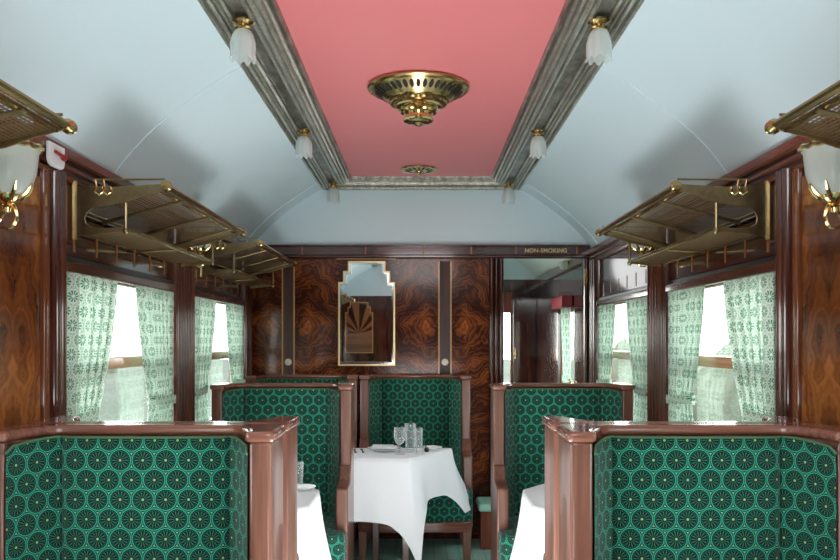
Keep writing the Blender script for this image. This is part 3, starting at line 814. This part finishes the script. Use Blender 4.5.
dup(seat0, (.815, 4.90, 0), 0, 'green rosette wing seat facing us in front of the doorway')
dup(seat0, (-.865, 6.15, 0), 0, 'wing seat against the end wall, mostly hidden behind another seat')
dup(seat0, (-.042, 6.15, 0), 0, 'wing seat under the mirror against the end wall, behind the white table')

# ------------------------------------------------------------------ tables and cloths
TZ = .775
def table(outline, label, legs, foot_label):
    cx = sum(p[0] for p in outline)/len(outline); cy = sum(p[1] for p in outline)/len(outline)
    t = thing('dining_table', label, 'table', (cx, cy, 0), 0, 'dining tables')
    MB().prism([(x-cx, y-cy) for x, y in outline], TZ-.03, TZ).build('tabletop', 'table_wood', t, 0, .006)
    for (x, y) in legs:
        MB().box(x-cx-.022, x-cx+.022, y-cy-.022, y-cy+.022, 0, TZ-.03).build('leg', 'table_wood', t, 0, .004)
    return t
def cloth(outline, drops, label, seed, flare=.05, n_per=.018):
    """outline counter-clockwise; drops: hem drop at each corner and at each edge middle [(corner, middle), ...]"""
    cx = sum(p[0] for p in outline)/len(outline); cy = sum(p[1] for p in outline)/len(outline)
    pts = []; n = len(outline)
    R = .02
    for i in range(n):
        a, b = Vector(outline[i]), Vector(outline[(i+1) % n]); L = (b-a).length; k = max(3, int(L/n_per))
        nrm = Vector(((b-a).y, -(b-a).x)).normalized()
        d0, dm, d1 = drops[i][0], drops[i][1], drops[(i+1) % n][0]
        pa, pb = Vector(outline[i-1]), Vector(outline[(i+2) % n])
        n0 = Vector(((a-pa).y, -(a-pa).x)).normalized(); n1 = Vector(((pb-b).y, -(pb-b).x)).normalized()
        for j in range(k):
            t = j/k; s_ = t*L
            w0 = max(0, 1-s_/.09); w1 = max(0, 1-(L-s_)/.09)
            nn = (nrm + n0*w0 + n1*w1).normalized()
            c0 = math.exp(-(s_/.05)**1.1); c1 = math.exp(-((L-s_)/.05)**1.1)
            drop = dm + (d0-dm)*c0 + (d1-dm)*c1
            corner = max(c0, c1)
            pts.append((a.lerp(b, t), nn, drop, corner))
    m = len(pts); rows = 16; mb = MB(); rnd = random.Random(seed)
    p1, p2, p3 = [rnd.uniform(0, 6) for _ in range(3)]
    for j in range(rows+1):
        t = j/rows
        for i, (p, nn, drop, corner) in enumerate(pts):
            rip = .5*math.sin(i*.21+p1) + .3*math.sin(i*.47+p2) + .2*math.sin(i*.11+p3)
            if j == 0: off, z = -.002, TZ+.006
            elif j == 1: off, z = .006, TZ+.002
            else:
                tt = (j-1)/(rows-1)
                off = .009 + flare*(.35*tt + .65*tt*tt)*(.55+.9*corner) + .030*rip*tt**1.2
                z = TZ - drop*tt
            mb.v.append((p.x+nn.x*off-cx, p.y+nn.y*off-cy, z))
    for j in range(rows):
        for i in range(m):
            k = (i+1) % m; mb.f.append((j*m+i, j*m+k, (j+1)*m+k, (j+1)*m+i))
    mb.f.append(tuple(range(m)))
    o = mb.build('tablecloth', 'linen', None, 60)
    o.location = (cx, cy, 0)
    tag(o, label, 'tablecloth', 'white tablecloths'); return o
rear = [(-1.17, 5.03), (-.07, 5.03), (.20, 5.45), (.20, 5.49), (-1.17, 5.49)]
table(rear, 'dark-legged dining table hidden under the rear white cloth', [(-.095, 5.10), (-1.1, 5.1), (-1.1, 5.45), (-.30, 5.42)], '')
cloth(rear, [(.38, .38), (.66, .27), (.47, .40), (.25, .22), (.25, .25)], 'white cloth on the rear table under the mirror, laid with glasses', 3, .075)
def mirrorx(o): return [(-x, y) for x, y in o][::-1]
fl = [(-1.17, 3.42), (-.60, 3.42), (-.50, 3.58), (-.50, 3.96), (-.62, 4.12), (-1.17, 4.12)]
table(fl, 'dining table under the white cloth in the left bay', [(-.60, 3.60), (-.60, 3.95), (-1.1, 3.5), (-1.1, 4.05)], '')
cloth(fl, [(.40, .36), (.5, .36), (.5, .40), (.56, .42), (.48, .36), (.4, .36)], 'white cloth on the left bay table behind the nearest left seat', 11, .085)
fr = mirrorx(fl)
table(fr, 'dining table under the white cloth in the right bay', [(.60, 3.60), (.60, 3.95), (1.1, 3.5), (1.1, 4.05)], '')
cloth(fr, [(.4, .36), (.48, .42), (.56, .40), (.5, .36), (.5, .36), (.4, .36)], 'white cloth on the right bay table behind the nearest right seat', 23, .085)

TT = TZ + .0065
def goblet(x, y, label, h=.172):
    g = thing('wine_glass', label, 'glass', (x, y, TT), 0, 'glasses on the rear table')
    MB().lathe([(.0001, 0), (.034, .001), (.034, .003), (.008, .008), (.0045, .016), (.0045, .055), (.010, .066)], (0, 0, 0), 24).build('stem', 'tumbler', g)
    pr = [(.010, .062), (.026, .074), (.035, .095), (.037, .125), (.0345, h)]
    MB().lathe(pr + [(x-.0018, z) for x, z in pr[::-1]], (0, 0, 0), 28).build('bowl', 'tumbler', g)
def tumbler(x, y, label, r, h, group='glasses on the rear table'):
    g = thing('tumbler', label, 'glass', (x, y, TT), 0, group)
    pr = [(.0001, 0), (r*.82, 0), (r*.86, .006), (r, h), (r-.0025, h), (r*.84-.0025, .014), (.0001, .012)]
    MB().lathe(pr, (0, 0, 0), 28).build('tumbler_body', 'tumbler', g)
goblet(-.136, 5.18, 'stemmed wine glass at the left of the glasses on the rear table')
tumbler(-.070, 5.29, 'tallest wide tumbler in the middle of the glasses on the rear table', .036, .185)
tumbler(-.014, 5.19, 'slim straight tumbler at the right of the glasses on the rear table', .0255, .168)
tumbler(-.61, 4.05, 'tall tumbler on the left bay table beside the nearest left seat', .028, .12, None)
def plate(x, y, label, r=.12):
    p = MB().lathe([(.0001, .002), (r*.62, .002), (r*.70, .006), (r, .016), (r, .019), (r*.70, .009), (r*.62, .005), (.0001, .005)], (0, 0, 0), 40).build('plate', 'china', None)
    p.location = (x, y, TT); tag(p, label, 'plate', 'white china plates'); return p
plate(-.240, 5.345, 'white plate under the folded napkin on the rear table', .115)
plate(.075, 5.405, 'white side plate at the right end of the rear table', .065)
plate(-.565, 3.94, 'white plate at the edge of the left bay table', .058)
nk = MB(); nk.box(-.085, .085, -.045, .045, 0, .007); nk.box(-.080, .083, -.043, .042, .007, .013); nk.box(-.078, .06, -.04, .043, .013, .018)
nk = nk.build('napkin', 'linen', None, 35, .003); nk.location = (-.240, 5.335, TT+.0195); tag(nk, 'white folded napkin on the plate on the rear table', 'napkin')
def cutlery(kind, x, y, label, rz=0.0):
    m = MB()
    if kind == 'fork':
        m.box(-.004, .004, -.10, .03, .001, .004); m.box(-.011, .011, .03, .05, .001, .004)
        for a in (-.009, -.003, .003, .009): m.box(a-.0016, a+.0016, .05, .095, .001, .004)
        m.box(-.007, .007, -.115, -.075, .001, .005)
    else:
        m.prism([(-.005, -.11), (.006, -.11), (.006, 0), (.009, .02), (.008, .09), (.0, .11), (-.004, .09), (-.005, 0)], .001, .004)
    o = m.build('table_' + kind, 'steel', None, 0, .001); o.location = (x, y, TT); o.rotation_euler = (0, 0, rz)
    tag(o, label, kind, 'silver cutlery on the rear table')
cutlery('fork', -.385, 5.34, 'silver fork beside the napkin plate on the rear table', .15)
cutlery('fork', -.435, 5.34, 'silver fork beside the left seat post at the rear table edge', .15)
pp = thing('pepper_pot', 'small dark pot on the rear table right of the tumblers', 'pot', (.037, 5.30, TT))
MB().lathe([(.0001, 0), (.013, 0), (.016, .006), (.015, .022), (.009, .030)], (0, 0, 0), 16).build('pot_body', 'pepper', pp)
MB().lathe([(.0095, .029), (.011, .034), (.007, .042), (.0001, .044)], (0, 0, 0), 16).build('pot_cap', 'steel', pp)

# ------------------------------------------------------------------ outside the windows
struct(MB().box(-90, 90, -60, 120, -1.3, -1.2).build('ground', 'grass', smooth=0), 'pale sunlit field outside the windows')
def bank(x0, sgn, zmax, name, label, seed):
    mb = MB(); rnd = random.Random(seed); ny, nz = 150, 10
    for j in range(nz+1):
        for i in range(ny+1):
            y = lerp(-10, 70, i/ny); h = zmax*(.62+.25*math.sin(y*.42+seed)+.2*math.sin(y*1.13+seed*2)+.1*math.sin(y*2.9))
            t = j/nz
            mb.v.append((x0+sgn*(t*t*2.0 + rnd.uniform(-.08, .08)), y, -1.25+max(.4, h+1.2)*t + rnd.uniform(-.03, .03)))
    for j in range(nz):
        for i in range(ny):
            a = j*(ny+1)+i; mb.f.append((a, a+1, a+ny+2, a+ny+1))
    o = mb.build(name, 'foliage', None, 80); tag(o, label, 'hedge', None, 'stuff')
bank(9, 1, 2.3, 'hedge', 'pale green hedge and trees outside the right windows', 4)
bank(-26, -1, 1.6, 'hedge', 'distant pale tree line outside the left windows', 9)

# ------------------------------------------------------------------ light
wd = bpy.data.worlds.new('sky'); S.world = wd; wd.use_nodes = True
nt = wd.node_tree; nt.nodes.clear()
o_ = nt.nodes.new('ShaderNodeOutputWorld'); b_ = nt.nodes.new('ShaderNodeBackground')
tc = nt.nodes.new('ShaderNodeTexCoord'); sp_ = nt.nodes.new('ShaderNodeSeparateXYZ'); rp = nt.nodes.new('ShaderNodeValToRGB')
nt.links.new(tc.outputs['Generated'], sp_.inputs[0]); nt.links.new(sp_.outputs[2], rp.inputs[0])
rp.color_ramp.elements[0].position = 0.0; rp.color_ramp.elements[0].color = (1, .985, .95, 1)
rp.color_ramp.elements[1].position = .6; rp.color_ramp.elements[1].color = (.80, .92, 1, 1)
nt.links.new(rp.outputs[0], b_.inputs[0]); b_.inputs[1].default_value = 11.0
pl_ = bpy.data.lights.new('passage_fill', 'POINT'); pl_.energy = 4; pl_.shadow_soft_size = .25  # fill added out of view to brighten the passage
po_ = bpy.data.objects.new('passage_fill', pl_); COL.objects.link(po_); po_.location = (.58, 7.5, 2.2)
nt.links.new(b_.outputs[0], o_.inputs[0])
def area(name, loc, rot, sx, sy, power, col):
    l = bpy.data.lights.new(name, 'AREA'); l.shape = 'RECTANGLE'; l.size = sx; l.size_y = sy; l.energy = power; l.color = col
    o = bpy.data.objects.new(name, l); COL.objects.link(o); o.location = loc; o.rotation_euler = rot; return o
# unseen fill lamps added near the camera: one lights the ceiling, one the seats
area('fill_up', (0, .55, .95), (math.radians(180-30), 0, 0), .9, .9, 20, (.95, .98, 1.0))
area('fill_down', (0, .75, 2.60), (math.radians(26), 0, 0), .9, 1.1, 24, (.98, .99, 1.0))
area('aisle_fill', (0, 3.15, .30), (PI-.30, 0, 0), .6, 2.8, 50, (.95, .98, 1.0))  # added fill low in the aisle, standing in for floor bounce

# ------------------------------------------------------------------ camera
cam = bpy.data.cameras.new('camera'); co = bpy.data.objects.new('camera', cam); COL.objects.link(co)
co.location = (0, 0, EYE); co.rotation_euler = (PI/2, 0, 0)
cam.sensor_width = 36; cam.lens = 817/840*36; cam.shift_x = -1/840; cam.shift_y = 61/840; cam.clip_start = .02; cam.clip_end = 300
S.camera = co
S.view_settings.view_transform = 'Standard'; S.view_settings.look = 'None'; S.view_settings.exposure = 0.0
S.cycles.use_denoising = True
S.cycles.max_bounces = 10; S.cycles.diffuse_bounces = 5; S.cycles.transparent_max_bounces = 16
S.cycles.sample_clamp_indirect = 6
